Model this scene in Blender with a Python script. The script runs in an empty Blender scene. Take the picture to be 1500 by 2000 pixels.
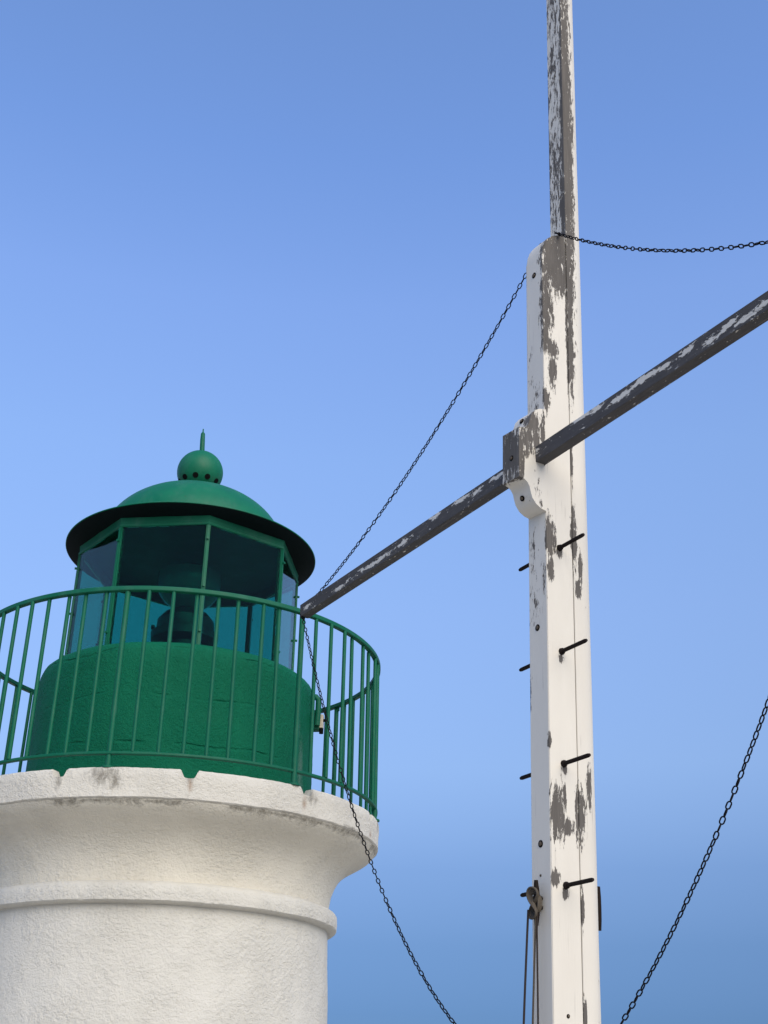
import bpy, bmesh, math, random
from mathutils import Vector, Matrix, noise
R = math.radians
random.seed(7)
scene = bpy.context.scene
COL = scene.collection

# ------------------------------------------------------------------ camera
EYE = Vector((0, 0, 1.6))
PITCH, ROLL = R(26.526), R(1.039)
cam = bpy.data.cameras.new('camera')
cam.sensor_fit = 'HORIZONTAL'; cam.sensor_width = 36.0
cam.lens = 2374.8 / 1500 * 36
cam.clip_start = 0.05; cam.clip_end = 6000
cam_o = bpy.data.objects.new('camera', cam); COL.objects.link(cam_o)
fw = Vector((0, math.cos(PITCH), math.sin(PITCH))); up0 = Vector((0, -math.sin(PITCH), math.cos(PITCH))); rt0 = Vector((1, 0, 0))
rt = rt0 * math.cos(ROLL) + up0 * math.sin(ROLL)
up = -rt0 * math.sin(ROLL) + up0 * math.cos(ROLL)
cam_o.matrix_world = Matrix(((rt.x, up.x, -fw.x, EYE.x), (rt.y, up.y, -fw.y, EYE.y), (rt.z, up.z, -fw.z, EYE.z), (0, 0, 0, 1)))
scene.camera = cam_o

# ------------------------------------------------------------------ sky and sun
SUN_EL, SUN_AZ = R(34), R(153)            # azimuth clockwise from +Y (the view direction)
world = bpy.data.worlds.new('World'); scene.world = world; world.use_nodes = True
wn, wl = world.node_tree.nodes, world.node_tree.links
wn.clear()
sky = wn.new('ShaderNodeTexSky'); sky.sky_type = 'NISHITA'; sky.sun_disc = False
sky.sun_elevation = SUN_EL; sky.sun_rotation = SUN_AZ
sky.air_density = 1.0; sky.dust_density = 0.3; sky.ozone_density = 2.0; sky.altitude = 0
tc = wn.new('ShaderNodeTexCoord'); sep = wn.new('ShaderNodeSeparateXYZ')
ramp = wn.new('ShaderNodeValToRGB'); mul = wn.new('ShaderNodeMixRGB'); mul.blend_type = 'MULTIPLY'; mul.inputs[0].default_value = 1
SKY_STOPS = [(0.0, (0.059, 0.093, 0.192)), (0.069, (0.066, 0.105, 0.204)), (0.12, (0.109, 0.146, 0.231)), (0.176, (0.191, 0.22, 0.299)), (0.253, (0.368, 0.374, 0.431)), (0.37, (0.526, 0.522, 0.584)), (0.484, (0.643, 0.653, 0.727)), (0.589, (0.703, 0.72, 0.841)), (0.681, (0.65, 0.715, 0.874)), (0.757, (0.662, 0.722, 0.865))]
def set_ramp(rmp, stops):
    e = rmp.color_ramp.elements
    while len(e) > 1: e.remove(e[-1])
    e[0].position = stops[0][0]; e[0].color = (*stops[0][1], 1)
    for p, c in stops[1:]:
        k = e.new(p); k.color = (*c, 1)
set_ramp(ramp, SKY_STOPS)
bg = wn.new('ShaderNodeBackground'); bg.inputs[1].default_value = 0.15
wo = wn.new('ShaderNodeOutputWorld')
wl.new(tc.outputs['Generated'], sep.inputs[0]); wl.new(sep.outputs[2], ramp.inputs[0])
wl.new(sky.outputs[0], mul.inputs[1]); wl.new(ramp.outputs[0], mul.inputs[2])
wl.new(mul.outputs[0], bg.inputs[0]); wl.new(bg.outputs[0], wo.inputs[0])

sun = bpy.data.lights.new('sun', 'SUN'); sun.energy = 1.5; sun.angle = R(60); sun.color = (1.0, 0.87, 0.64)
sun_o = bpy.data.objects.new('sun', sun); COL.objects.link(sun_o)
sdir = Vector((math.sin(SUN_AZ) * math.cos(SUN_EL), math.cos(SUN_AZ) * math.cos(SUN_EL), math.sin(SUN_EL)))
sun_o.rotation_euler = sdir.to_track_quat('Z', 'Y').to_euler(); sun_o.location = (6, -6, 8)

vs = scene.view_settings
vs.view_transform = 'Standard'; vs.look = 'None'; vs.exposure = 1.25; vs.gamma = 1.0; vs.use_curve_mapping = False
scene.render.engine = 'CYCLES'

# ------------------------------------------------------------------ material helpers
class NT:
    def __init__(s, name):
        s.m = bpy.data.materials.new(name); s.m.use_nodes = True
        s.n, s.l = s.m.node_tree.nodes, s.m.node_tree.links
        s.b = s.n['Principled BSDF']
        s.co = s.n.new('ShaderNodeTexCoord').outputs['Object']
    def link(s, a, b): s.l.new(a, b)
    def mapping(s, scale, src=None, loc=(0, 0, 0)):
        k = s.n.new('ShaderNodeMapping'); k.inputs['Scale'].default_value = scale; k.inputs['Location'].default_value = loc
        s.link(src or s.co, k.inputs[0]); return k.outputs[0]
    def noise(s, scale, detail=4, rough=0.6, vec=None, dist=0.0):
        k = s.n.new('ShaderNodeTexNoise'); k.inputs['Scale'].default_value = scale; k.inputs['Detail'].default_value = detail
        k.inputs['Roughness'].default_value = rough; k.inputs['Distortion'].default_value = dist
        s.link(vec or s.co, k.inputs['Vector']); return k.outputs['Fac']
    def math(s, op, a, b=None, clamp=False):
        k = s.n.new('ShaderNodeMath'); k.operation = op; k.use_clamp = clamp
        for i, v in enumerate((a, b)):
            if v is None: continue
            if isinstance(v, (int, float)): k.inputs[i].default_value = v
            else: s.link(v, k.inputs[i])
        return k.outputs[0]
    def rng(s, v, a, b, c=0.0, d=1.0):
        k = s.n.new('ShaderNodeMapRange'); k.clamp = True
        for i, x in enumerate((a, b, c, d)): k.inputs[i + 1].default_value = x
        s.link(v, k.inputs[0]); return k.outputs[0]
    def mix(s, f, a, b):
        k = s.n.new('ShaderNodeMixRGB')
        for i, v in enumerate((f, a, b)):
            if isinstance(v, tuple): k.inputs[i].default_value = (*v, 1)
            elif isinstance(v, (int, float)): k.inputs[i].default_value = v
            else: s.link(v, k.inputs[i])
        return k.outputs[0]
    def bump(s, h, strength, distance, normal=None):
        k = s.n.new('ShaderNodeBump'); k.inputs['Strength'].default_value = strength; k.inputs['Distance'].default_value = distance
        s.link(h, k.inputs['Height'])
        if normal: s.link(normal, k.inputs['Normal'])
        return k.outputs[0]
    def blobs(s, lst):
        """largest of (1 - |(p-c)/r|) over a list of soft ellipsoids, floor -1"""
        out = None
        for (cx, cy, cz, rx, ry, rz) in lst:
            k = s.mapping((1 / rx, 1 / ry, 1 / rz), loc=(-cx / rx, -cy / ry, -cz / rz))
            v = s.n.new('ShaderNodeVectorMath'); v.operation = 'LENGTH'; s.link(k, v.inputs[0])
            o = s.math('SUBTRACT', 1.0, v.outputs['Value'])
            out = o if out is None else s.math('MAXIMUM', out, o)
        return s.math('MAXIMUM', out, -1.0)
    def set(s, **kw):
        for k, v in kw.items():
            i = s.b.inputs[k.replace('_', ' ')]
            if isinstance(v, tuple): i.default_value = (*v, 1)
            elif isinstance(v, (int, float)): i.default_value = v
            else: s.link(v, i)

def plain(name, col, rough=0.5, metal=0.0, var=0.15, scale=30.0):
    t = NT(name)
    n = t.noise(scale, 4)
    t.set(Base_Color=t.mix(n, tuple(c * (1 - var) for c in col), tuple(min(1, c * (1 + var)) for c in col)),
          Roughness=rough, Metallic=metal, Normal=t.bump(n, 0.15, 0.002))
    t.b.inputs['Specular IOR Level'].default_value = 0.5 if rough < 0.72 else 0.15
    return t.m

def stucco(name, col, dark, stains=(), rust=(), rough=0.85, amp=1.0, cracks=False, spec=0.3, pale_patch=()):
    t = NT(name)
    lump = t.noise(38, 5, 0.66, dist=0.3, vec=t.mapping((1, 1, 1.3)))
    fine = t.noise(95, 4, 0.7)
    zone = t.rng(t.noise(3.2, 4, 0.6), 0.36, 0.62, 0.25, 1.0)
    broad = t.noise(1.7, 4, 0.6)
    h = t.math('ADD', t.math('MULTIPLY', t.math('MULTIPLY', lump, zone), 1.0), t.math('MULTIPLY', fine, 0.36))
    c = t.mix(t.rng(broad, 0.35, 0.75, 0.0, 0.7), col, dark)
    pores = t.rng(t.math('MULTIPLY', lump, 1.0), 0.28, 0.40, 0.16, 0.0)
    c = t.mix(pores, c, tuple(x * 0.55 for x in dark))
    if stains:
        bl = t.blobs(stains)
        nz = t.noise(34, 8, 0.8, vec=t.mapping((1, 1, 0.5)), dist=0.6)
        k = t.rng(t.math('ADD', bl, t.math('MULTIPLY', nz, 3.4)), 1.75, 2.7, 0.0, 0.7)
        c = t.mix(k, c, (0.10, 0.085, 0.06))
    if rust:
        bl = t.blobs(rust)
        nz = t.noise(40, 5, 0.7, vec=t.mapping((1, 1, 0.25)))
        k = t.rng(t.math('ADD', bl, t.math('MULTIPLY', nz, 1.4)), 0.95, 1.6, 0.0, 0.6)
        c = t.mix(k, c, (0.26, 0.14, 0.07))
    if pale_patch:
        k = t.rng(t.math('ADD', t.blobs(pale_patch), t.math('MULTIPLY', t.noise(45, 6, 0.75), 2.0)), 1.0, 1.8, 0.0, 0.45)  # paler gray-green patches broken up by noise
        c = t.mix(k, c, (0.16, 0.24, 0.20))
    if cracks:
        w = t.n.new('ShaderNodeTexWave'); w.wave_type = 'BANDS'; w.bands_direction = 'Z'
        w.inputs['Scale'].default_value = 1.05; w.inputs['Distortion'].default_value = 2.0; w.inputs['Detail'].default_value = 4; w.inputs['Detail Scale'].default_value = 1.2
        t.link(t.co, w.inputs[0])
        ln = t.math('MULTIPLY', t.rng(w.outputs['Fac'], 0.0, 0.012, 1.0, 0.0), t.rng(t.noise(2.2, 2), 0.5, 0.6))
        h = t.math('SUBTRACT', h, t.math('MULTIPLY', ln, 0.8))
    t.set(Base_Color=c, Roughness=rough, Normal=t.bump(h, 1.0 * amp, 0.017))
    t.b.inputs['Specular IOR Level'].default_value = spec
    return t.m

def peeling(name, bare_blobs=(), paint_blobs=(), specks=(), spk=(.35, .62), flecks=0.0, base=-0.75, paint=(0.66, 0.625, 0.545), bare=(0.122, 0.111, 0.099), stretch=(1, 1, 0.22), nscale=62):
    """white paint flaking off weathered wood; bare_blobs open the paint, paint_blobs keep it"""
    t = NT(name)
    st = t.mapping(stretch)
    n1 = t.noise(nscale, 7, 0.72, vec=st, dist=0.4)
    n2 = t.noise(nscale * 0.3, 3, 0.5, vec=st)
    grain = t.noise(160, 4, 0.6, vec=t.mapping(tuple(1 if s == 1 else 0.06 for s in stretch)))
    v = base
    if bare_blobs: v = t.math('MAXIMUM', t.math('MULTIPLY', t.blobs(bare_blobs), 1.0), base)
    if specks: v = t.math('MAXIMUM', v, t.math('SUBTRACT', t.math('MULTIPLY', t.blobs(specks), spk[0]), spk[1]))
    if paint_blobs: v = t.math('SUBTRACT', v, t.math('MAXIMUM', t.math('MULTIPLY', t.blobs(paint_blobs), 1.6), -0.05))
    f = t.math('ADD', v, t.math('MULTIPLY', t.math('SUBTRACT', n1, 0.5), 3.3))
    f = t.math('ADD', f, t.math('MULTIPLY', t.math('SUBTRACT', n2, 0.5), 1.0))
    n3 = t.noise(nscale * 2.6, 5, 0.7, vec=st, dist=0.3)
    f = t.math('ADD', f, t.math('MULTIPLY', t.math('SUBTRACT', n3, 0.5), 1.5))
    if flecks:      # scraps of paint left on the bare wood
        f = t.math('SUBTRACT', f, t.rng(t.noise(nscale * 1.3, 6, 0.75, vec=t.mapping(stretch, loc=(3, 5, 7))), 0.56, 0.66, 0.0, flecks))
    mask = t.rng(f, -0.03, 0.03)
    edge = t.rng(f, -0.14, -0.02)
    broad = t.noise(3.5, 4, 0.6, vec=t.mapping((1, 1, 0.35)))
    pc = t.mix(t.rng(broad, 0.4, 0.75, 0, 0.5), paint, (0.56, 0.52, 0.45))
    pc = t.mix(t.math('MULTIPLY', edge, 0.3), pc, (0.35, 0.31, 0.26))
    wood = t.mix(grain, tuple(c * 0.55 for c in bare), tuple(c * 1.35 for c in bare))
    wood = t.mix(t.rng(t.noise(14, 4, 0.6, vec=st), 0.4, 0.7, 0.0, 0.5), wood, tuple(c * 0.6 for c in bare))
    c = t.mix(mask, pc, wood)
    hair = t.rng(t.noise(70, 2, 0.5, vec=t.mapping(tuple(1 if s == 1 else 0.025 for s in stretch))), 0.30, 0.36, 1.0, 0.0)
    hair = t.math('MULTIPLY', hair, t.rng(t.noise(5, 2), 0.5, 0.6, 0, 0.45))
    c = t.mix(hair, c, (0.2, 0.18, 0.16))
    h = t.math('ADD', t.math('MULTIPLY', mask, -1.0), t.math('MULTIPLY', grain, 0.35))
    t.set(Base_Color=c, Roughness=t.rng(mask, 0, 1, 0.55, 0.9), Normal=t.bump(h, 0.7, 0.003))
    t.b.inputs['Specular IOR Level'].default_value = 0.3
    return t.m

def green_paint(name, col=(0.0015, 0.100, 0.052), rough=0.5):
    t = NT(name)
    n = t.noise(9, 5, 0.6); n2 = t.noise(60, 4)
    c = t.mix(n, tuple(x * 0.8 for x in col), tuple(x * 1.25 for x in col))
    salt = t.rng(t.noise(6.5, 6, 0.7, vec=t.mapping((1, 1, 0.5))), 0.5, 0.8, 0.0, 0.30)
    c = t.mix(salt, c, (0.09, 0.19, 0.15))
    chip = t.rng(t.math('ADD', t.noise(85, 3, 0.6), t.math('MULTIPLY', t.noise(7, 3), 0.5)), 0.985, 1.01)
    c = t.mix(chip, c, (0.05, 0.022, 0.012))
    t.set(Base_Color=c, Roughness=t.rng(n, 0.3, 0.7, rough - 0.08, rough + 0.15), Normal=t.bump(n2, 0.2, 0.0015))
    t.b.inputs['Specular IOR Level'].default_value = 0.22
    return t.m

def glass_mat():
    t = NT('tinted_lantern_glass')
    t.set(Base_Color=(0.095, 0.48, 0.41), Roughness=t.rng(t.noise(4, 3), 0.3, 0.7, 0.0, 0.03), IOR=1.2, Transmission_Weight=1.0)
    return t.m

# ------------------------------------------------------------------ object helpers
def tag(o, label=None, cat=None, group=None, kind=None):
    for k, v in (('label', label), ('category', cat), ('group', group), ('kind', kind)):
        if v: o[k] = v
    return o
def obj(name, bm, mat, parent=None, smooth=None):
    if isinstance(bm, bmesh.types.BMesh):
        me = bpy.data.meshes.new(name); bmesh.ops.recalc_face_normals(bm, faces=bm.faces[:]); bm.to_mesh(me); bm.free()
        if mat: me.materials.append(mat)
        if smooth is not None:
            me.polygons.foreach_set('use_smooth', [True] * len(me.polygons))
            me.set_sharp_from_angle(angle=R(smooth))
    else: me = bm
    o = bpy.data.objects.new(name, me); COL.objects.link(o)
    if parent: o.parent = parent
    return o
def empty(name, loc=(0, 0, 0)):
    o = bpy.data.objects.new(name, None); COL.objects.link(o); o.location = loc; o.empty_display_size = 0.2; return o
def lathe(bm, prof, segs=96, closed=False, fz=None):
    rings = []
    for (r, z) in prof:
        ring = []
        for i in range(segs):
            a = 2 * math.pi * i / segs
            rr, zz = fz(r, z, a) if fz else (r, z)
            ring.append(bm.verts.new((rr * math.sin(a), -rr * math.cos(a), zz)))
        rings.append(ring)
    n = len(rings)
    for k in range(n if closed else n - 1):
        A, B = rings[k], rings[(k + 1) % n]
        for i in range(segs):
            j = (i + 1) % segs
            bm.faces.new((A[i], A[j], B[j], B[i]))
    if not closed:
        for rg in (rings[0], rings[-1]):
            try: bm.faces.new(rg)
            except ValueError: pass
    return bm
def box(bm, x0, x1, y0, y1, z0, z1, bev=0.0):
    g = bmesh.ops.create_cube(bm, size=1)['verts']
    for v in g: v.co = Vector(((x0 + x1) / 2 + v.co.x * (x1 - x0), (y0 + y1) / 2 + v.co.y * (y1 - y0), (z0 + z1) / 2 + v.co.z * (z1 - z0)))
    if bev: bmesh.ops.bevel(bm, geom=list({e for v in g for e in v.link_edges}), offset=bev, segments=2, affect='EDGES', profile=0.6)
    return bm
def tube(bm, pts, r, sides=8, cap=True):
    pts = [Vector(p) for p in pts]; rs = r if isinstance(r, (list, tuple)) else [r] * len(pts)
    prev = None; rings = []
    t0 = (pts[1] - pts[0]).normalized()
    nrm = t0.orthogonal().normalized()
    for i, p in enumerate(pts):
        t = (pts[min(i + 1, len(pts) - 1)] - pts[max(i - 1, 0)]).normalized()
        nrm = (nrm - t * nrm.dot(t)).normalized(); b = t.cross(nrm)
        rings.append([bm.verts.new(p + (nrm * math.cos(2 * math.pi * k / sides) + b * math.sin(2 * math.pi * k / sides)) * rs[i]) for k in range(sides)])
    for A, B in zip(rings, rings[1:]):
        for i in range(sides):
            j = (i + 1) % sides; bm.faces.new((A[i], A[j], B[j], B[i]))
    if cap: bm.faces.new(rings[0][::-1]); bm.faces.new(rings[-1])
    return bm
def extrude_profile(bm, prof, place, t0, t1):
    """prof: 2-D outline; place(a, b, t) -> point"""
    A = [bm.verts.new(place(a, b, t0)) for a, b in prof]; B = [bm.verts.new(place(a, b, t1)) for a, b in prof]
    n = len(prof)
    for i in range(n): bm.faces.new((A[i], A[(i + 1) % n], B[(i + 1) % n], B[i]))
    bm.faces.new(A[::-1]); bm.faces.new(B)
    return bm
def nz(x, y, z, s): return noise.noise(Vector((x * s, y * s, z * s)))

# ------------------------------------------------------------------ materials
S = 1.15                                    # lighthouse scale
LX, LY = -1.2055 * S, 7.0 * S
def H(z): return z * S + EYE.z              # height above the quay of a level measured from the eye
def polar(az, r, z): return (r * math.sin(az), -r * math.cos(az), z)
def stain(az, r, z, w, h): x, y, _ = polar(R(az), r * S, 0); return (x, y, H(z), w, w, h)
M = {}
M['render'] = stucco('white_render', (0.665, 0.64, 0.56), (0.60, 0.575, 0.495), cracks=False)
M['render_slab'] = stucco('white_render_stained', (0.665, 0.635, 0.55), (0.59, 0.555, 0.465),
    stains=[stain(-6, 1.21, 1.46, .11, .07), stain(-3, 1.21, 1.43, .05, .08), stain(44, 1.21, 1.49, .07, .03), stain(46, 1.21, 1.45, .05, .05), stain(14, 1.21, 1.47, .03, .05), stain(84, 1.21, 1.47, .06, .05), stain(62, 1.21, 1.36, .12, .015), stain(-16.5, 1.21, 1.43, .03, .05)],
    rust=[stain(43.6, 1.21, 1.41, .03, .07), stain(14.2, 1.21, 1.42, .025, .06), stain(75, 1.21, 1.38, .06, .04)])
M['render_corbel'] = stucco('white_render_corbel', (0.72, 0.675, 0.56), (0.67, 0.625, 0.515),
    stains=[stain(a_, 1.185, 1.340, .085, .012 + .025 * ((a_ * 7) % 5) / 5) for a_ in list(range(-16, 14, 3)) + list(range(26, 72, 3)) + [82, 86, 90]])
M['green_render'] = stucco('green_painted_render', (0.002, 0.138, 0.067), (0.0015, 0.102, 0.050), rough=0.62, amp=0.95, cracks=True, spec=0.12, pale_patch=[stain(70, .812, 1.75, .05, .22), stain(66, .812, 1.95, .04, .12), stain(72, .812, 1.60, .04, .12)])
M['green'] = green_paint('green_metal_paint')
M['green_dome'] = green_paint('green_dome_paint', (0.002, 0.122, 0.062), 0.48)
M['glass'] = glass_mat()
M['black'] = plain('flat_black', (0.003, 0.003, 0.003), 0.95)  # flat black; on the holes it stands for the dark inside
M['iron'] = plain('rusty_black_iron', (0.013, 0.009, 0.0075), 0.8, 0.0, 0.6, 60)
M['chain'] = plain('blackened_chain_steel', (0.007, 0.0065, 0.008), 0.8, 0.0, 0.5, 90)
M['bolt'] = plain('old_bolt', (0.10, 0.075, 0.05), 0.7, 0.2, 0.5, 120)
M['rope'] = plain('weathered_rope', (0.085, 0.072, 0.056), 0.95, 0.0, 0.4, 220)
M['dark_rope'] = plain('tarred_rope', (0.035, 0.028, 0.026), 0.95, 0.0, 0.4, 220)
M['box'] = plain('yellowed_plastic', (0.52, 0.46, 0.35), 0.5)
M['lamp'] = plain('lamp_housing', (0.03, 0.05, 0.045), 0.4)
M['lens'] = plain('frosted_lens', (0.10, 0.17, 0.16), 0.12)
M['floor'] = plain('lantern_floor', (0.05, 0.09, 0.075), 0.7)

# ------------------------------------------------------------------ ground
t = NT('quay_concrete')
t.set(Base_Color=t.mix(t.rng(t.noise(0.6, 6, 0.65), .3, .7), (0.40, 0.36, 0.29), (0.50, 0.455, 0.375)), Roughness=0.9, Normal=t.bump(t.noise(18, 5), 0.3, 0.01))
bm = bmesh.new(); bmesh.ops.create_grid(bm, x_segments=8, y_segments=8, size=2500)
tag(obj('ground', bm, t.m), kind='structure')

# ------------------------------------------------------------------ lighthouse
house = tag(empty('lighthouse', (LX, LY, 0)), 'small round white lighthouse with green lantern, dome and gallery railing', 'lighthouse')
def rough_lathe(name, prof, mat, amp, segs=360, parent=house, smooth=40, sub=None, sc=5.0):
    p2 = []
    for (a, b) in zip(prof, prof[1:]):
        L = math.hypot(b[0] - a[0], b[1] - a[1]); k = max(1, int(L * S / 0.03))
        for i in range(k): p2.append((a[0] + (b[0] - a[0]) * i / k, a[1] + (b[1] - a[1]) * i / k))
    p2.append(prof[-1])
    def fz(r, z, a):
        rr = r * S; zz = H(z); x, y = rr * math.sin(a), -rr * math.cos(a)
        w = amp * (nz(x, y, zz, sc) + 0.6 * nz(x, y, zz, sc * 4.3) + 0.35 * nz(x, y, zz, sc * 13))
        v = amp * (0.8 * nz(x + 9, y, zz, sc * 1.3) + 0.6 * nz(x, y + 7, zz, sc * 6))
        if sub: zz = sub(r, z, a, zz)
        return rr + w, zz + v
    return obj(name, lathe(bmesh.new(), p2, segs, fz=fz), mat, parent, smooth)
G0 = -EYE.z / S
rough_lathe('wall', [(1.012, G0), (.965, 0.0), (.938, .89), (.937, .97)], M['render'], 0.003)
rough_lathe('band_moulding', [(.90, .906), (.93, .904), (.975, .909), (.986, .918), (.990, .95), (.988, .985), (.978, .998), (.95, 1.012), (.90, 1.02)], M['render'], 0.003, 480)
rough_lathe('corbel', [(.85, 1.0), (.940, 1.005), (.940, 1.05), (.948, 1.10), (.965, 1.15), (.99, 1.195), (1.025, 1.232), (1.07, 1.262), (1.13, 1.295), (1.175, 1.324), (1.194, 1.349), (.85, 1.3535)], M['render_corbel'], 0.004, 480)
NOTCH = [R(-16.5 + 30.4 * k) for k in range(-5, 7)]
def notch(r, z, a, zz):
    if z < 1.456 or r < 1.13: return zz
    for n0 in NOTCH:
        dd = abs((a - n0 + math.pi) % (2 * math.pi) - math.pi)
        if dd < R(2.5):
            f = 1 - min(1, max(0, (dd - R(1.0)) / R(1.3))); f = f * f * (3 - 2 * f)
            top = 1.499 - 0.045 * f
            return min(zz, H(top))
    return zz
slab = rough_lathe('gallery_slab', [(.80, 1.36), (1.196, 1.350), (1.205, 1.356), (1.206, 1.42), (1.209, 1.448), (1.209, 1.485), (1.203, 1.495), (1.19, 1.4975), (1.145, 1.4985), (1.138, 1.452), (.80, 1.450)], M['render_slab'], 0.0035, 1080, sub=notch, smooth=35)
rough_lathe('lantern_base', [(.812, 1.38), (.812, 1.9), (.812, 2.20), (.808, 2.247), (.796, 2.278), (.772, 2.297), (.73, 2.305), (.60, 2.3075)], M['green_render'], 0.003, 360)

# railing
RR = 1.188
rail = empty('railing'); rail.parent = house
def rail_ring(name, r0, r1, z0, z1):
    b = 0.004
    bm = lathe(bmesh.new(), [(r0 * S + b, H(z0)), (r1 * S - b, H(z0)), (r1 * S, H(z0) + b), (r1 * S, H(z1) - b), (r1 * S - b, H(z1)), (r0 * S + b, H(z1)), (r0 * S, H(z1) - b), (r0 * S, H(z0) + b)], 192, closed=True)
    return obj(name, bm, M['green'], rail, 35)
rail_ring('top_rail', RR - .018, RR + .014, 2.420, 2.4455)
rail_ring('bottom_rail', RR - .014, RR + .012, 1.5605, 1.576)
bal = None; post = None
PH = -4.85
for k in range(64):
    az = R(PH + k * 5.625)
    if k % 8 == 0:
        if post is None:
            bm = tube(bmesh.new(), [(0, 0, H(1.480)), (0, 0, H(2.4202))], 0.0145 * S, 10)
            lathe(bm, [(0.03 * S, H(1.494)), (0.03 * S, H(1.503)), (0.026 * S, H(1.506))], 16)
            post = obj('post', bm, M['green'], rail, 50); o = post
        else: o = obj('post', post.data, None, rail)
    else:
        if bal is None:
            bal = obj('baluster', tube(bmesh.new(), [(0, 0, H(1.5755)), (0, 0, H(2.0)), (0, 0, H(2.4202))], 0.0106 * S, 10), M['green'], rail, 50); o = bal
        else: o = obj('baluster', bal.data, None, rail)
    o.location = (RR * S * math.sin(az) * 0.9985, -RR * S * math.cos(az) * 0.9985, 0)
    o.rotation_euler = (random.uniform(-.004, .004), random.uniform(-.004, .004), az)
for azd in (126.5, 128.5):
    o = obj('clamp_bolt', tube(bmesh.new(), [(0, 0, H(2.395)), (0, 0, H(2.4203))], 0.008 * S, 6), M['green'], rail, 50)
    o.location = polar(R(azd), RR * S, 0)

# lantern: sill, header, mullions, panes
NV = 8; V0 = 16.3; RV = .680
vert = [R(V0 + 45 * k) for k in range(NV)]
lan = empty('lantern'); lan.parent = house
def octo(name, prof, mat=M['green']):
    bm = bmesh.new(); rings = [[bm.verts.new(polar(a, r * S, H(z))) for a in vert] for r, z in prof]
    n = len(prof)
    for k in range(n):
        A, B = rings[k], rings[(k + 1) % n]
        for i in range(NV): bm.faces.new((A[i], A[(i + 1) % NV], B[(i + 1) % NV], B[i]))
    return obj(name, bm, mat, lan)
octo('sill', [(.65, 2.3068), (.695, 2.3068), (.695, 2.317), (.65, 2.317)])
octo('header', [(.655, 3.064), (.688, 3.064), (.692, 3.068), (.692, 3.078), (.686, 3.082), (.690, 3.122), (.655, 3.122)])
mull = None; pane = None
Z0, Z1 = 2.3175, 3.0635
for i, a in enumerate(vert):
    if mull is None:
        bm = bmesh.new(); w = .0125 * S
        box(bm, -w, w, -RV * S - .006, -RV * S + .03, H(Z0), H(Z1), 0.003)
        box(bm, -w * .5, w * .5, -RV * S - .012, -RV * S - .0065, H(Z0), H(Z1), 0.002)
        mull = obj('mullion', bm, M['green'], lan); o = mull
        clip = None
    else:
        o = obj('mullion', mull.data, None, lan)
    o.rotation_euler.z = a
    for zz in (Z0 + .09, Z0 + .36, Z1 - .09):
        if clip is None:
            clip = obj('glazing_clip', tube(bmesh.new(), [(0, -RV * S - .010, 0), (0, -RV * S - .026, 0)], .009, 8), M['green'], lan); o = clip
        else: o = obj('glazing_clip', clip.data, None, lan)
        o.rotation_euler.z = a; o.location.z = H(zz)
    # pane between this vertex and the next
    am = a + R(22.5); ap = RV * S * math.cos(R(22.5)); hw = RV * S * math.sin(R(22.5)) - .017
    if pane is None:
        pane = obj('pane', box(bmesh.new(), -hw, hw, -ap - .004, -ap + .004, H(Z0) + .001, H(Z1) - .001), M['glass'], lan); o = pane
    else: o = obj('pane', pane.data, None, lan)
    o.rotation_euler.z = am
o = obj('floor_plate', lathe(bmesh.new(), [(.62 * S, H(2.309)), (.62 * S, H(2.3125)), (.05 * S, H(2.313))], 48), M['floor'], lan)

# roof: brim and dome, ball ventilator, finial
RF = dict(rim=.778)
prof = [(.02, 3.150), (.60, 3.1495), (.772, 3.1445), (.778, 3.1455), (.778, 3.150), (.772, 3.154), (.70, 3.160), (.62, 3.168), (.583, 3.178)]
DA, DZ, DH = .580, 3.185, .415
for k in range(1, 25):
    th = k / 24 * math.pi / 2
    prof.append((max(.02, DA * math.cos(th)), DZ + DH * math.sin(th)))
roof = obj('roof', lathe(bmesh.new(), [(r * S, H(z)) for r, z in prof], 128), M['green_dome'], house, 40)
M['soffit'] = plain('near_black_soffit', (0.0015, 0.007, 0.0075), 0.9)  # near-black underside of the brim, darker than the roof
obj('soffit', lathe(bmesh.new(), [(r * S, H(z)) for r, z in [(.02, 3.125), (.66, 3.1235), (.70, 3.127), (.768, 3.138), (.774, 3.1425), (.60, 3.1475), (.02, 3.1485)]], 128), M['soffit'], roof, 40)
obj('lantern_ceiling', lathe(bmesh.new(), [(.64 * S, H(3.1205)), (.64 * S, H(3.1228)), (.02 * S, H(3.1232)), (.02 * S, H(3.1200))], 64), M['green'], roof, 40)
BZ, BR = 3.755, .149
bp = [(max(.004, BR * math.cos(th)), BZ + BR * math.sin(th)) for th in [R(-65 + 155 * k / 24) for k in range(25)]]
obj('ball_vent', lathe(bmesh.new(), [(r * S, H(z)) for r, z in bp], 64), M['green_dome'], roof, 60)
vh = None
for k in range(10):
    az, la = R(-3 + 36 * k), R(-33)
    if vh is None:
        vh = obj('vent_hole', tube(bmesh.new(), [(0, 0, 0), (0, 0, .012)], .0185 * S, 14), M['black'], roof, 50); o = vh  # solid black plug, painted as the shade inside an opening
    else: o = obj('vent_hole', vh.data, None, roof)
    n = Vector((math.sin(az) * math.cos(la), -math.cos(az) * math.cos(la), math.sin(la)))
    o.location = n * (BR * S - .0095) + Vector((0, 0, H(BZ)))
    o.rotation_euler = n.to_track_quat('Z', 'Y').to_euler()
zt = BZ + BR
obj('finial', tube(bmesh.new(), [(0, 0, H(zt - .01)), (-.001, 0, H(zt + .02)), (-.005, 0, H(zt + .10)), (-.006, 0, H(zt + .145)), (-.007, 0, H(zt + .155)), (-.007, 0, H(zt + .158)), (-.007, 0, H(zt + .182))], [.019, .019, .018, .016, .009, .005, .0045], 12), M['green'], roof, 50)

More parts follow.
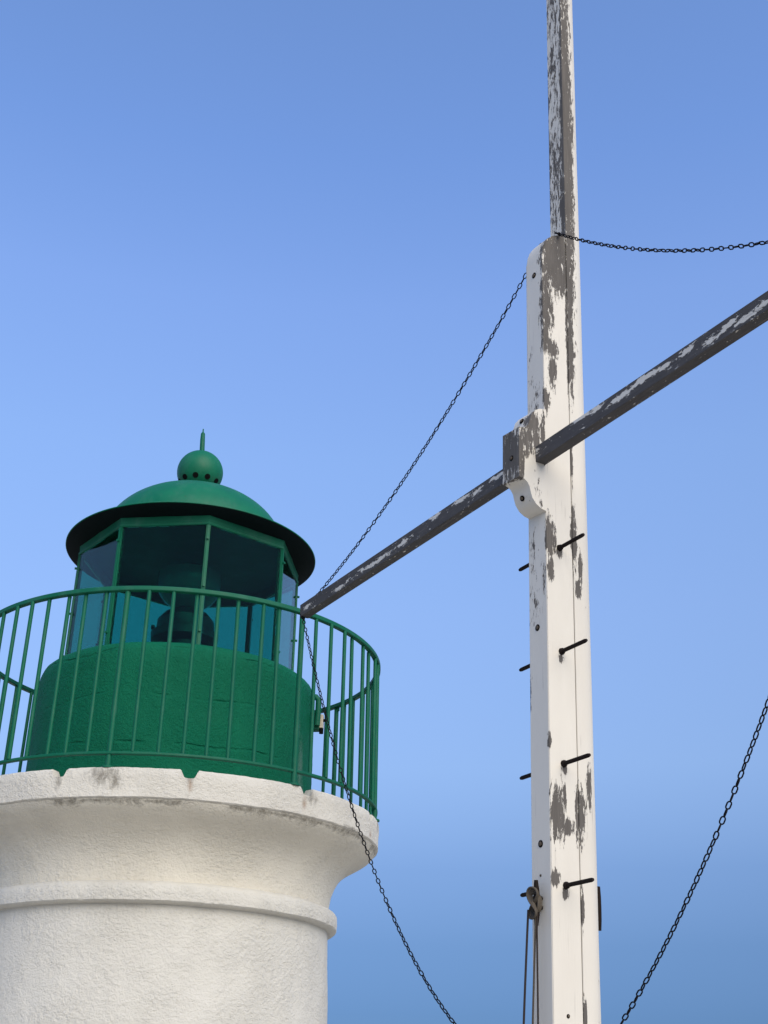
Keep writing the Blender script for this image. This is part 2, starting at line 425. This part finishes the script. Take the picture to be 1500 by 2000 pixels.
# beacon inside the lantern
beacon = tag(empty('beacon_lamp', (LX, LY, H(2.3135))), 'dark beacon lamp on its pedestal behind the lantern glass', 'lamp')
def bl(name, prof, mat): return obj(name, lathe(bmesh.new(), [(r * S, (z - 2.3135) * S) for r, z in prof], 48), mat, beacon, 35)
bl('pedestal', [(.12, 2.3137), (.12, 2.56), (.20, 2.58), (.205, 2.625), (.17, 2.63)], M['lamp'])
bl('housing', [(.165, 2.632), (.175, 2.66), (.172, 2.71), (.135, 2.755), (.075, 2.775), (.07, 2.79)], M['lamp'])
bl('lens', [(.075, 2.792), (.11, 2.82), (.15, 2.85), (.185, 2.90), (.20, 2.96), (.195, 3.02), (.12, 3.06)], M['lens'])
for sx in (-1, 1):
    o = obj('clamp', box(bmesh.new(), -.012, .012, -.012, .012, 0, .03, .003), M['lamp'], beacon); o.location = (sx * .195 * S, -.02, (2.655 - 2.3135) * S)

# junction box on the side of the lantern base
ja = R(84)
jb = tag(empty('junction_box', (LX + .845 * S * math.sin(ja), LY - .845 * S * math.cos(ja), H(2.07))), 'small cream junction box with green conduit on the side of the green lantern base', 'junction box')
jb.rotation_euler.z = ja
obj('casing', box(bmesh.new(), -.02, .03, -.038, -.014, -.045, .048, .004), M['box'], jb)
obj('back_plate', box(bmesh.new(), -.035, .035, -.0135, .035, -.06, .055, .004), M['green'], jb)
obj('gland', tube(bmesh.new(), [(0, -.026, -.08), (0, -.026, -.0455)], .015, 10), M['black'], jb, 50)
obj('button', tube(bmesh.new(), [(0, -.0382, .01), (0, -.055, .01)], .010, 10), M['black'], jb, 50)
obj('conduit', tube(bmesh.new(), [(-.052, .03, .16), (-.052, .01, .158), (-.052, -.008, .135), (-.052, -.008, .06), (-.052, -.004, -.04)], .020, 10), M['green'], jb, 50)

# ------------------------------------------------------------------ signal mast
MO = Vector((0.6697, 5.0, EYE.z))
mu = Vector((0.85537249, 0.51749423, 0.02318675)); md = Vector((-0.51763831, 0.85219325, 0.07627091)); mm = Vector((0.01971017, -0.07724239, 0.9968175))
MROT = Matrix(((mu.x, md.x, mm.x), (mu.y, md.y, mm.y), (mu.z, md.z, mm.z)))
mast = tag(empty('signal_mast'), 'tall square white signal mast with peeling paint and long slanting crossarm', 'mast')
MFOOT = -1.6
mast.matrix_world = Matrix.Translation(MO) @ MROT.to_4x4()
def ML(u, d, z): return MO + mu * u + md * d + mm * z     # mast frame to world
TILT = math.asin(-0.07992)

CHEEK = [(0.054, 0, 3.784, 0.055, 0.04, 0.147), (0.122, 0, 3.855, 0.026, 0.04, 0.105), (0.102, 0, 3.671, 0.045, 0.04, 0.073), (0.021, 0, 3.512, 0.028, 0.03, 0.169), (0.014, 0, 3.313, 0.015, 0.02, 0.077), (0.044, 0, 3.268, 0.031, 0.02, 0.044), (0.048, 0, 3.155, 0.018, 0.02, 0.071), (0.008, 0, 2.987, 0.018, 0.02, 0.053), (0.145, 0, 3.525, 0.008, 0.04, 0.339), (0.147, 0, 3.245, 0.008, 0.04, 0.165), (0.017, 0, 2.312, 0.029, 0.012, 0.072), (0.145, 0, 2.344, 0.008, 0.04, 0.061), (0.025, 0, 2.166, 0.014, 0.012, 0.038), (0.0, 0, 1.412, 0.011, 0.012, 0.028), (0.034, 0, 1.12, 0.032, 0.012, 0.093), (0.075, 0, 1.181, 0.008, 0.04, 0.051), (0.091, 0, 1.071, 0.021, 0.04, 0.028), (0.021, 0, 0.864, 0.018, 0.01, 0.025), (0.140, 0, 1.125, 0.010, 0.04, 0.082), (0.071, 0, 0.812, 0.013, 0.04, 0.023), (0.073, 0, 1.772, 0.011, 0.04, 0.018), (0.076, 0, 1.306, 0.011, 0.04, 0.017), (0.073, 0, 2.252, 0.014, 0.04, 0.024)]
CHEEK_SIDE = [(0, 0.099, 2.236, 0.01, 0.029, 0.143), (0, 0.081, 2.041, 0.01, 0.036, 0.139), (0, 0.018, 2.142, 0.01, 0.018, 0.139), (0, 0.061, 2.984, 0.01, 0.045, 0.105), (0, 0.1, 3.245, 0.01, 0.019, 0.109), (0, 0.123, 1.639, 0.01, 0.011, 0.132)]
POLE = [(0.168, 0, 4.613, 0.034, 0.03, 0.95), (0.165, 0, 3.651, 0.017, 0.04, 0.345), (0.162, 0, 3.279, 0.016, 0.04, 0.194), (0.153, 0, 2.715, 0.006, 0.04, 0.103), (0.153, 0, 2.337, 0.015, 0.04, 0.122), (0.188, 0, 2.201, 0.009, 0.04, 0.072), (0.176, 0, 2.103, 0.012, 0.04, 0.036), (0.158, 0, 1.128, 0.020, 0.04, 0.094), (0.206, 0, 1.238, 0.012, 0.03, 0.075), (0.154, 0, 0.778, 0.008, 0.04, 0.068), (0.156, 0, 0.364, 0.008, 0.04, 0.054), (0.183, 0, 3.273, 0.01, 0.04, 0.017), (0.15, 0.087, 5.317, 0.03, 0.051, 0.209), (0.15, 0.095, 5.006, 0.03, 0.042, 0.202), (0.15, 0.08, 4.723, 0.03, 0.05, 0.163), (0.15, 0.102, 4.186, 0.03, 0.032, 0.184), (0.15, 0.007, 4.772, 0.03, 0.016, 0.693), (0.15, 0.123, 4.521, 0.03, 0.012, 0.623), (0.15, 0.019, 4.075, 0.03, 0.02, 0.268)]
BRK = [(-0.073, 0, 2.844, 0.047, 0.04, 0.064), (-0.103, 0, 2.746, 0.035, 0.04, 0.076), (-0.051, 0, 2.76, 0.023, 0.04, 0.077), (-0.015, 0, 2.796, 0.012, 0.04, 0.103), (-0.138, 0, 2.685, 0.018, 0.04, 0.125), (-0.136, 0, 2.586, 0.014, 0.04, 0.05), (-0.15, .06, 2.68, .02, .2, .16)]
BEAM = [(2.148, 2.683, 0.056), (1.756, 2.667, 0.102), (1.372, 2.678, 0.196), (1.092, 2.682, 0.078), (0.807, 2.711, 0.064), (0.562, 2.706, 0.119), (0.455, 2.696, 0.058), (0.271, 2.701, 0.071), (0.001, 2.697, 0.044), (-0.32, 2.72, 0.061), (-0.419, 2.709, 0.046), (-0.579, 2.689, 0.093), (-0.717, 2.7, 0.132), (-0.835, 2.69, 0.057), (-0.963, 2.697, 0.055), (-1.07, 2.676, 0.066), (-1.177, 2.69, 0.061), (-1.251, 2.669, 0.075), (-1.339, 2.677, 0.063)]
M['cheek'] = peeling('peeling_paint_cheek', [(*b[:3], b[3] * 1.3, b[4], b[5] * 1.2) for b in CHEEK], specks=[(*b[:3], b[3], b[4] * 1.4, b[5] * 1.3) for b in CHEEK_SIDE], spk=(.5, .5), flecks=0.8, base=-1.25)
M['pole'] = peeling('peeling_paint_pole', [(*b[:3], b[3] * 1.35, b[4], b[5] * 1.15) for b in POLE if b[1] == 0 or b[4] < .025], specks=[(.15, .065, 5.1, .03, .12, 1.9), (.15, .07, 4.3, .03, .12, 1.2)], spk=(.45, .38), flecks=0.8, base=-1.25)
M['bracket'] = peeling('peeling_paint_bracket', [(*b[:3], b[3] * 1.05, b[4], b[5] * 0.95) for b in BRK], specks=[(-.05, 0, 2.5, .06, .04, .12)], flecks=0.9, base=-1.25)
M['beam'] = peeling('peeling_paint_beam', (), [(-.057, t, z - 2.684, .03, w * 1.55, .028) for t, z, w in BEAM], flecks=1.15, base=0.9, stretch=(1, .35, 1), nscale=48, bare=(0.082, 0.078, 0.077))

# topmast pole
pp = [(.1505, .002), (.153, 0), (.196, 0), (.224, .006), (.250, .021), (.270, .040), (.278, .062), (.278, .118), (.272, .124), (.1565, .124), (.1505, .118)]
bm = bmesh.new(); zs = [MFOOT + 0.10 + (7.0 - MFOOT) * k / 60 for k in range(61)]
rings = []
for z in zs:
    sc = 1 - max(0, z - 4) * 0.004
    rings.append([bm.verts.new((a * sc + .15 * (1 - sc) + .0012 * nz(a * 3, 0, z, 2.3), b, z)) for a, b in pp])
for A, B in zip(rings, rings[1:]):
    for i in range(len(pp)): bm.faces.new((A[i], A[(i + 1) % len(pp)], B[(i + 1) % len(pp)], B[i]))
bm.faces.new(rings[0][::-1]); bm.faces.new(rings[-1])
obj('topmast', bm, M['pole'], mast, 25)
# cheek board, rounded shoulder at the top
cp = [(.1475, MFOOT + .1), (0, MFOOT + .1), (0, 3.77), (.006, 3.815), (.018, 3.85), (.04, 3.885), (.07, 3.91), (.105, 3.928), (.1475, 3.94)]
bm = extrude_profile(bmesh.new(), cp, lambda a, b, t: (a, t, b), 0.0, .126)
bmesh.ops.bevel(bm, geom=[e for e in bm.edges if abs(e.verts[0].co.y - e.verts[1].co.y) < 1e-6], offset=.004, segments=2, affect='EDGES')
cheek = obj('cheek_board', bm, M['cheek'], mast, 30)
# step in ground: steel shoe
obj('mast_shoe', box(bmesh.new(), -.03, .32, -.03, .16, MFOOT - .05, MFOOT + .14, .006), M['iron'], mast)
# bracket (ogee block) holding the crossarm
half = [(0.0, .252), (-.03, .246), (-.058, .230), (-.078, .205), (-.087, .178), (-.093, .155), (-.104, .138), (-.120, .127), (-.1495, .121)]
bp = [(a, 2.68 - b) for a, b in half] + [(a, 2.68 + b) for a, b in half[::-1]]
bm = extrude_profile(bmesh.new(), bp, lambda a, b, t: (a - .0004, t, b), -.003, .118)
brk = obj('crossarm_bracket', bm, M['bracket'], mast, 40)
# crossarm, running along +-y of its own frame
arm = obj('crossarm', box(bmesh.new(), -.057, -.0015, -2.13, 2.238, -.0372, .0375, .0016), M['beam'], mast)
arm.location = (0, 0, 2.689); arm.rotation_euler.x = TILT
# through rods used as steps
rod = None
for zr in (2.271, 1.7997, 1.3228, 0.8413):
    for s in (-1, 1):
        bm = bmesh.new(); L0 = .0 if s < 0 else .124
        tube(bm, [(0, s * (-.02) if 0 else (L0 - s * .02), 0), (0, L0 + s * .155, 0), (0, L0 + s * .165, 0)], [.0088, .0088, .0065], 10)
        if s < 0: tube(bm, [(0, .004, 0), (0, -.012, 0)], [.017, .013], 8)
        o = obj('step_rod', bm, M['iron'], mast, 50)
        o.location = (.0724, 0, zr); o.rotation_euler.x = TILT
# bolts on the shaded side and bracket
def bolt(u, d, z, nrm, r=.015, name='bolt'):
    bm = bmesh.new()
    lathe(bm, [(r, -.004), (r, .0012), (r * .78, .0016)], 16)
    o = obj('bolt_hole', bm, M['black'], mast, 50); o.location = (u, d, z); o.rotation_euler = Vector(nrm).to_track_quat('Z', 'Y').to_euler()  # raised black disc standing for the shade in the recess
    bm = lathe(bmesh.new(), [(r * .62, .0), (r * .62, .004), (r * .4, .0055)], 6)
    b = obj(name, bm, M['bolt'], mast); b.location = (u, d, z); b.rotation_euler = o.rotation_euler
for d_, z_ in ((.065, 3.688), (.069, 1.908), (.065, 1.001)): bolt(0, d_, z_, (-1, 0, 0))
bolt(0, .067, .878, (-1, 0, 0), .005)
bolt(-.1499, .052, 2.665, (-1, 0, 0), .013)
bolt(-.0865, .060, 2.488, (-1, 0, -.35), .013)
bolt(-.0865, .060, 2.872, (-1, 0, .35), .013)
bolt(.072, 0, .362, (0, -1, 0), .008)
# cleats
def cleat(name, u0, s, z):
    bm = bmesh.new()
    tube(bm, [(u0 + s * .028, .062, z - .086), (u0 + s * .026, .062, z - .045), (u0 + s * .024, .062, z), (u0 + s * .026, .062, z + .045), (u0 + s * .028, .062, z + .086)], [.008, .012, .014, .012, .008], 10)
    for dz in (-.018, .018): tube(bm, [(u0 + s * .0005, .062, z + dz), (u0 + s * .03, .062, z + dz)], .0085, 8)
    return obj(name, bm, M['iron'], mast, 50)
cleat('cleat', 0, -1, .772); cleat('cleat', .266, 1, .772)

# ------------------------------------------------------------------ halyard wound on the cleat
hal = tag(empty('halyard'), 'weathered halyard rope wound on the cleat on the shaded side of the mast', 'rope')
hal.matrix_world = mast.matrix_world.copy()
bm = bmesh.new()
rr_ = random.Random(5)
for k in range(5):                                   # figure-of-eight turns over the two horns
    wd, wz, ph = .015 + .003 * k, .040 + .004 * k, rr_.uniform(-.12, .12)
    pts = []
    for i in range(41):
        a = 2 * math.pi * i / 40
        pts.append((-.034 - .0035 * k - .006 * math.cos(a), .062 + wd * math.sin(2 * a + ph), .770 + wz * math.sin(a) + .004 * math.sin(3 * a + k)))
    tube(bm, pts, .0043, 6)
for k in range(3):                                   # round turns on the foot of the cleat
    pts = [(-.018 - .007 * k + .002 * math.sin(a_), .062 + .018 * math.cos(a_), .768 + .034 * math.sin(a_)) for a_ in [2 * math.pi * i / 24 for i in range(25)]]
    tube(bm, pts, .0043, 6)
obj('coil', bm, M['rope'], hal, 60)
def strand(name, p0, p1, mat, r, bow=.01):
    pts = []
    for i in range(17):
        s = i / 16
        pts.append(Vector(p0).lerp(Vector(p1), s) + Vector((0, bow * math.sin(math.pi * s), 0)))
    obj(name, tube(bmesh.new(), pts, r, 6), mat, hal, 60)
strand('strand', (-.05, .085, .745), (-.075, .12, -.4), M['dark_rope'], .0048)
strand('strand', (-.036, .055, .73), (-.05, .085, -.4), M['rope'], .0042)
strand('strand', (-.034, .052, .73), (-.035, .062, -.4), M['dark_rope'], .004, -.006)

# ------------------------------------------------------------------ chains
PITCHL, LW, WIRE = .0290, .0102, .0029
def link_mesh():
    bm = bmesh.new(); hl = PITCHL / 2 + WIRE * .9; r = LW - WIRE; sides = 5
    path = []
    for k in range(5):
        a = math.pi * k / 4; path.append((r * math.cos(a), (hl - WIRE) - r + r * math.sin(a)))
    path += [(-x, -y) for x, y in path]
    rings = []
    n = len(path)
    for i, (x, y) in enumerate(path):
        tx, ty = path[(i + 1) % n][0] - path[i - 1][0], path[(i + 1) % n][1] - path[i - 1][1]
        l = math.hypot(tx, ty); nx, ny = ty / l, -tx / l
        rings.append([bm.verts.new((x + nx * WIRE * math.cos(2 * math.pi * k / sides), WIRE * math.sin(2 * math.pi * k / sides), y + ny * WIRE * math.cos(2 * math.pi * k / sides))) for k in range(sides)])
    for i in range(n):
        A, B = rings[i], rings[(i + 1) % n]
        for k in range(sides): bm.faces.new((A[k], A[(k + 1) % sides], B[(k + 1) % sides], B[k]))
    me = bpy.data.meshes.new('link'); bmesh.ops.recalc_face_normals(bm, faces=bm.faces[:]); bm.to_mesh(me); bm.free()
    me.materials.append(M['chain']); me.polygons.foreach_set('use_smooth', [True] * len(me.polygons))
    return me
LINK = link_mesh()
def chain(label, A, B, sag, twist0=0.0, seed=0):
    rnd = random.Random(seed)
    root = tag(empty('chain', A), label, 'chain', 'chain stays of the signal mast')
    N = 2000; pts = [A.lerp(B, i / N) - Vector((0, 0, 4 * sag * (i / N) * (1 - i / N))) for i in range(N + 1)]
    acc = [0.0]
    for a, b in zip(pts, pts[1:]): acc.append(acc[-1] + (b - a).length)
    cnt = int(acc[-1] / PITCHL); step = acc[-1] / cnt
    j = 0; tw = twist0
    for k in range(cnt):
        s = (k + .5) * step
        while acc[j + 1] < s: j += 1
        p = pts[j].lerp(pts[j + 1], (s - acc[j]) / (acc[j + 1] - acc[j])); tan = (pts[j + 1] - pts[j]).normalized()
        tw += math.pi / 2 + rnd.gauss(0, .16) + .05
        x = tan.cross(Vector((0, 0, 1)));
        x = (x if x.length > .01 else Vector((1, 0, 0))).normalized(); y = tan.cross(x)
        xx = x * math.cos(tw) + y * math.sin(tw); yy = tan.cross(xx)
        o = bpy.data.objects.new('link', LINK); COL.objects.link(o); o.parent = root
        o.rotation_euler = Matrix(((xx.x, yy.x, tan.x), (xx.y, yy.y, tan.y), (xx.z, yy.z, tan.z))).to_euler(); o.location = p - A
    for k_, (q, t_) in enumerate(((A, (pts[8] - pts[0]).normalized()), (B, (pts[-1] - pts[-9]).normalized()))):
        o = bpy.data.objects.new('shackle', LINK); COL.objects.link(o); o.parent = root
        o.location = q - A; o.scale = (1.55, 1.6, 1.35); o.rotation_euler = t_.to_track_quat('Z', 'Y').to_euler()
    return root
dv = md * math.cos(TILT) + mm * math.sin(TILT)             # direction of the crossarm
def AR(u, t, h): return MO + mu * u + mm * h + dv * t
chain('chain from the mast shoulder running level to the right above the crossarm', ML(.095, -.008, 3.925), AR(-.027, -1.96, 2.728), .152, .3, 1)
chain('chain rising from the far left end of the crossarm to the back of the mast', ML(.1, .135, 3.93), AR(-.027, 2.14, 2.73), .13, .1, 2)
chain('slack chain hanging from the left crossarm tip in front of the lighthouse gallery', AR(-.045, 2.222, 2.652), ML(.07, .14, .1), .57, .5, 3)
chain('chain coming down through the lower right corner toward the mast', AR(-.027, -1.93, 2.65), ML(.07, -.02, .1), .32, .2, 4)
